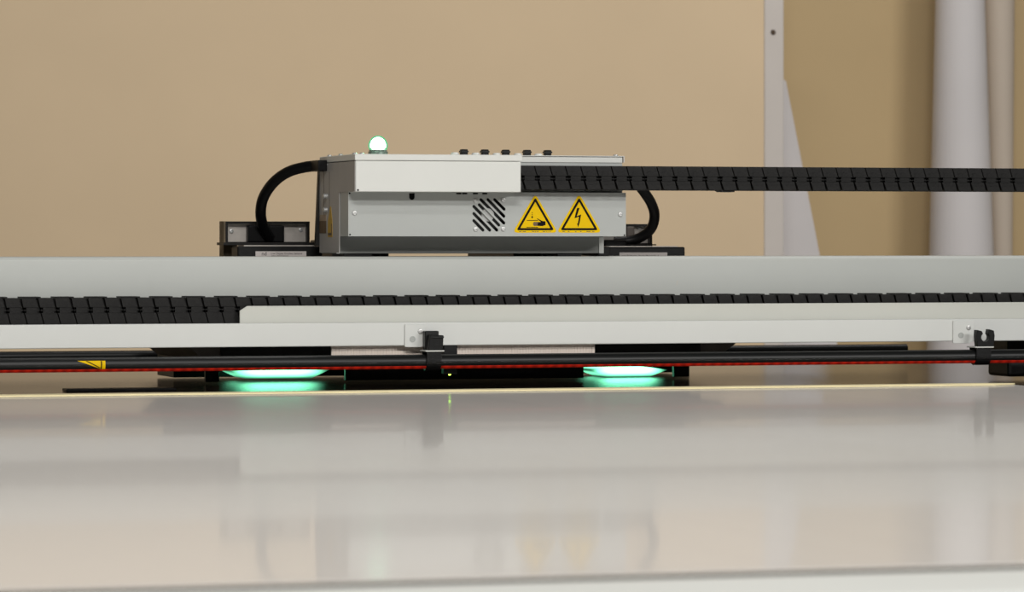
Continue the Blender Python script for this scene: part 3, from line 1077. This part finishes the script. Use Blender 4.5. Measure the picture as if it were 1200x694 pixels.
# ================================================================== clips holding the safety bar
def clip(px, label, kind_, brk):
    root = empty('bar_clip', (X_at(px, TY), TY, ztube - TR), label, 'clip', 'clips of the safety bar')
    b0, b1, bt, bb = brk
    Yb = YRAIL - .0022
    # bracket plate with two screws and a folded tab
    A = [at(b0, bt, Yb), at(b1 + 6, bt, Yb), at(b1 + 6, bb - 4, Yb), at(b1, bb, Yb), at(b0, bb, Yb)]
    pl_ = MB().prism(rounded(A, .0015, 3), Yb, YRAIL - .0001, .0003).build('bracket', 'bright_paint', root)
    screw(pl_, b0 + 18, bt + 8, Yb, .0028)
    X, Z = at(b0 + 9, bt + 17, Yb)
    MB().lathe([(.0036, 0), (.0036, .0006), (.0026, .0006), (.0026, .0002), (0, .0002)], (X, Yb, Z), 'Y', 18).build('boss', 'grey_paint', pl_, True)
    tab_py = bb + 4.5
    xa, xb = X_at(px - 11.5, TY - .012), X_at(px + 10.5, TY - .012)
    ztab = Z_at(px, tab_py, TY - .012)
    MB().box(xa, xb, TY - .013, Yb - .0002, ztab - .0008, ztab + .0008, .0004).build('tab', 'white_paint', root)
    # strap round the bar
    t = bmesh.new()
    sb = MB()
    n = 20
    r0, r1 = TR + .0008, TR + .0024
    prof = []
    for k in range(n + 1):
        a = math.radians(-60 + 300 * k / n - 90)
        prof.append((TY + r1 * math.cos(a + math.pi), ztube + r1 * math.sin(a + math.pi)))
    # band: front wall, underside and back wall
    pts_o = [(TY - r1, ztab - .0009)] + [(TY - r1 * math.cos(math.radians(d)), ztube - r1 * math.sin(math.radians(d))) for d in range(0, 181, 15)] + [(TY + r1, ztab - .0009)]
    pts_i = [(TY - r0, ztab - .0009)] + [(TY - r0 * math.cos(math.radians(d)), ztube - r0 * math.sin(math.radians(d))) for d in range(0, 181, 15)] + [(TY + r0, ztab - .0009)]
    sa, sb_ = X_at(px - 9.5, TY - r1), X_at(px + 7.5, TY - r1)
    vo = [(t.verts.new((sa, y, z)), t.verts.new((sb_, y, z))) for y, z in pts_o]
    vi = [(t.verts.new((sa, y, z)), t.verts.new((sb_, y, z))) for y, z in pts_i]
    for i in range(len(vo) - 1):
        t.faces.new((vo[i][0], vo[i][1], vo[i + 1][1], vo[i + 1][0]))
        t.faces.new((vi[i][0], vi[i + 1][0], vi[i + 1][1], vi[i][1]))
        t.faces.new((vo[i][0], vo[i + 1][0], vi[i + 1][0], vi[i][0]))
        t.faces.new((vo[i][1], vi[i][1], vi[i + 1][1], vo[i + 1][1]))
    for e in (0, -1):
        t.faces.new((vo[e][0], vi[e][0], vi[e][1], vo[e][1]))
    bmesh.ops.recalc_face_normals(t, faces=t.faces)
    sb.merge(t)
    sb.build('strap', 'black_plastic', root)
    # jaw above the tab
    zj0 = ztab + .0010
    if kind_ == 'open':
        # C-shaped spring jaw, open at the top
        cx, cz = X_at(px + 1, TY - .012), zj0 + .0112
        pts = []
        for d in range(125, 416, 15):
            a = math.radians(d)
            pts.append((cx + .0056 * math.cos(a), cz + .0056 * math.sin(a)))
        out = [(cx + .0048, cz + .0100), (cx + .0112, cz + .0082), (cx + .0124, cz + .002), (cx + .0108, zj0), (cx - .0104, zj0), (cx - .0118, cz + .002), (cx - .0112, cz + .0092), (cx - .0052, cz + .0078)]
        # split in left and right halves so that the polygon stays simple
        MB().prism(pts + out, TY - .012, TY - .002, .0003).build('jaw', 'black_plastic', root)
    else:
        # the same jaw turned sideways: a square block with a slit under its top lip
        xa, xb = X_at(px - 9.0, TY - .012), X_at(px + 9.0, TY - .012)
        zt_ = zj0 + .0225
        MB().prism([(xa + .0010, zj0), (xb, zj0), (xb + .001, zt_ - .0050), (xa + .0034, zt_ - .0042), (xa + .003, zt_ - .008)], TY - .012, TY - .002, .0005).build('jaw', 'black_plastic', root)
        MB().prism([(xa, zj0), (xb - .002, zj0), (xb - .002, zt_), (xa, zt_)], TY - .0019, TY + .0095, .0008).build('jaw_back', 'black_gloss', root)
        MB().box(xa + .0034, xb + .001, TY - .0135, TY - .0121, zt_ - .0082, zt_ - .0062, .0003).build('jaw_lip', 'black_gloss', root)
    return root


clip(510, 'black square clip on white bracket holding safety bar near the middle', 'turned', (474.5, 493.5, 380.5, 407))
clip(1154, 'black C-shaped clip on white bracket holding safety bar near right end', 'open', (1117, 1136.5, 376, 402.5))

# sensor hanging behind the rail beside the middle clip
Yq = 0.0965
sx0, sx1 = X_at(520, Yq), X_at(536, Yq)
sn = MB().box(sx0, sx1, Yq, Yq + .0105, 0.0165, z_rb - .0002, .0008).build('distance_sensor', 'black_plastic')
tag(sn, 'small black sensor block under the rail beside the middle clip', 'sensor')
MB().lathe([(.0016, 0), (.0013, .0012), (0, .0014)], ((sx0 + sx1) / 2, Yq + .004, 0.0166), '-Z', 10).build('indicator_light', 'green_led', sn)
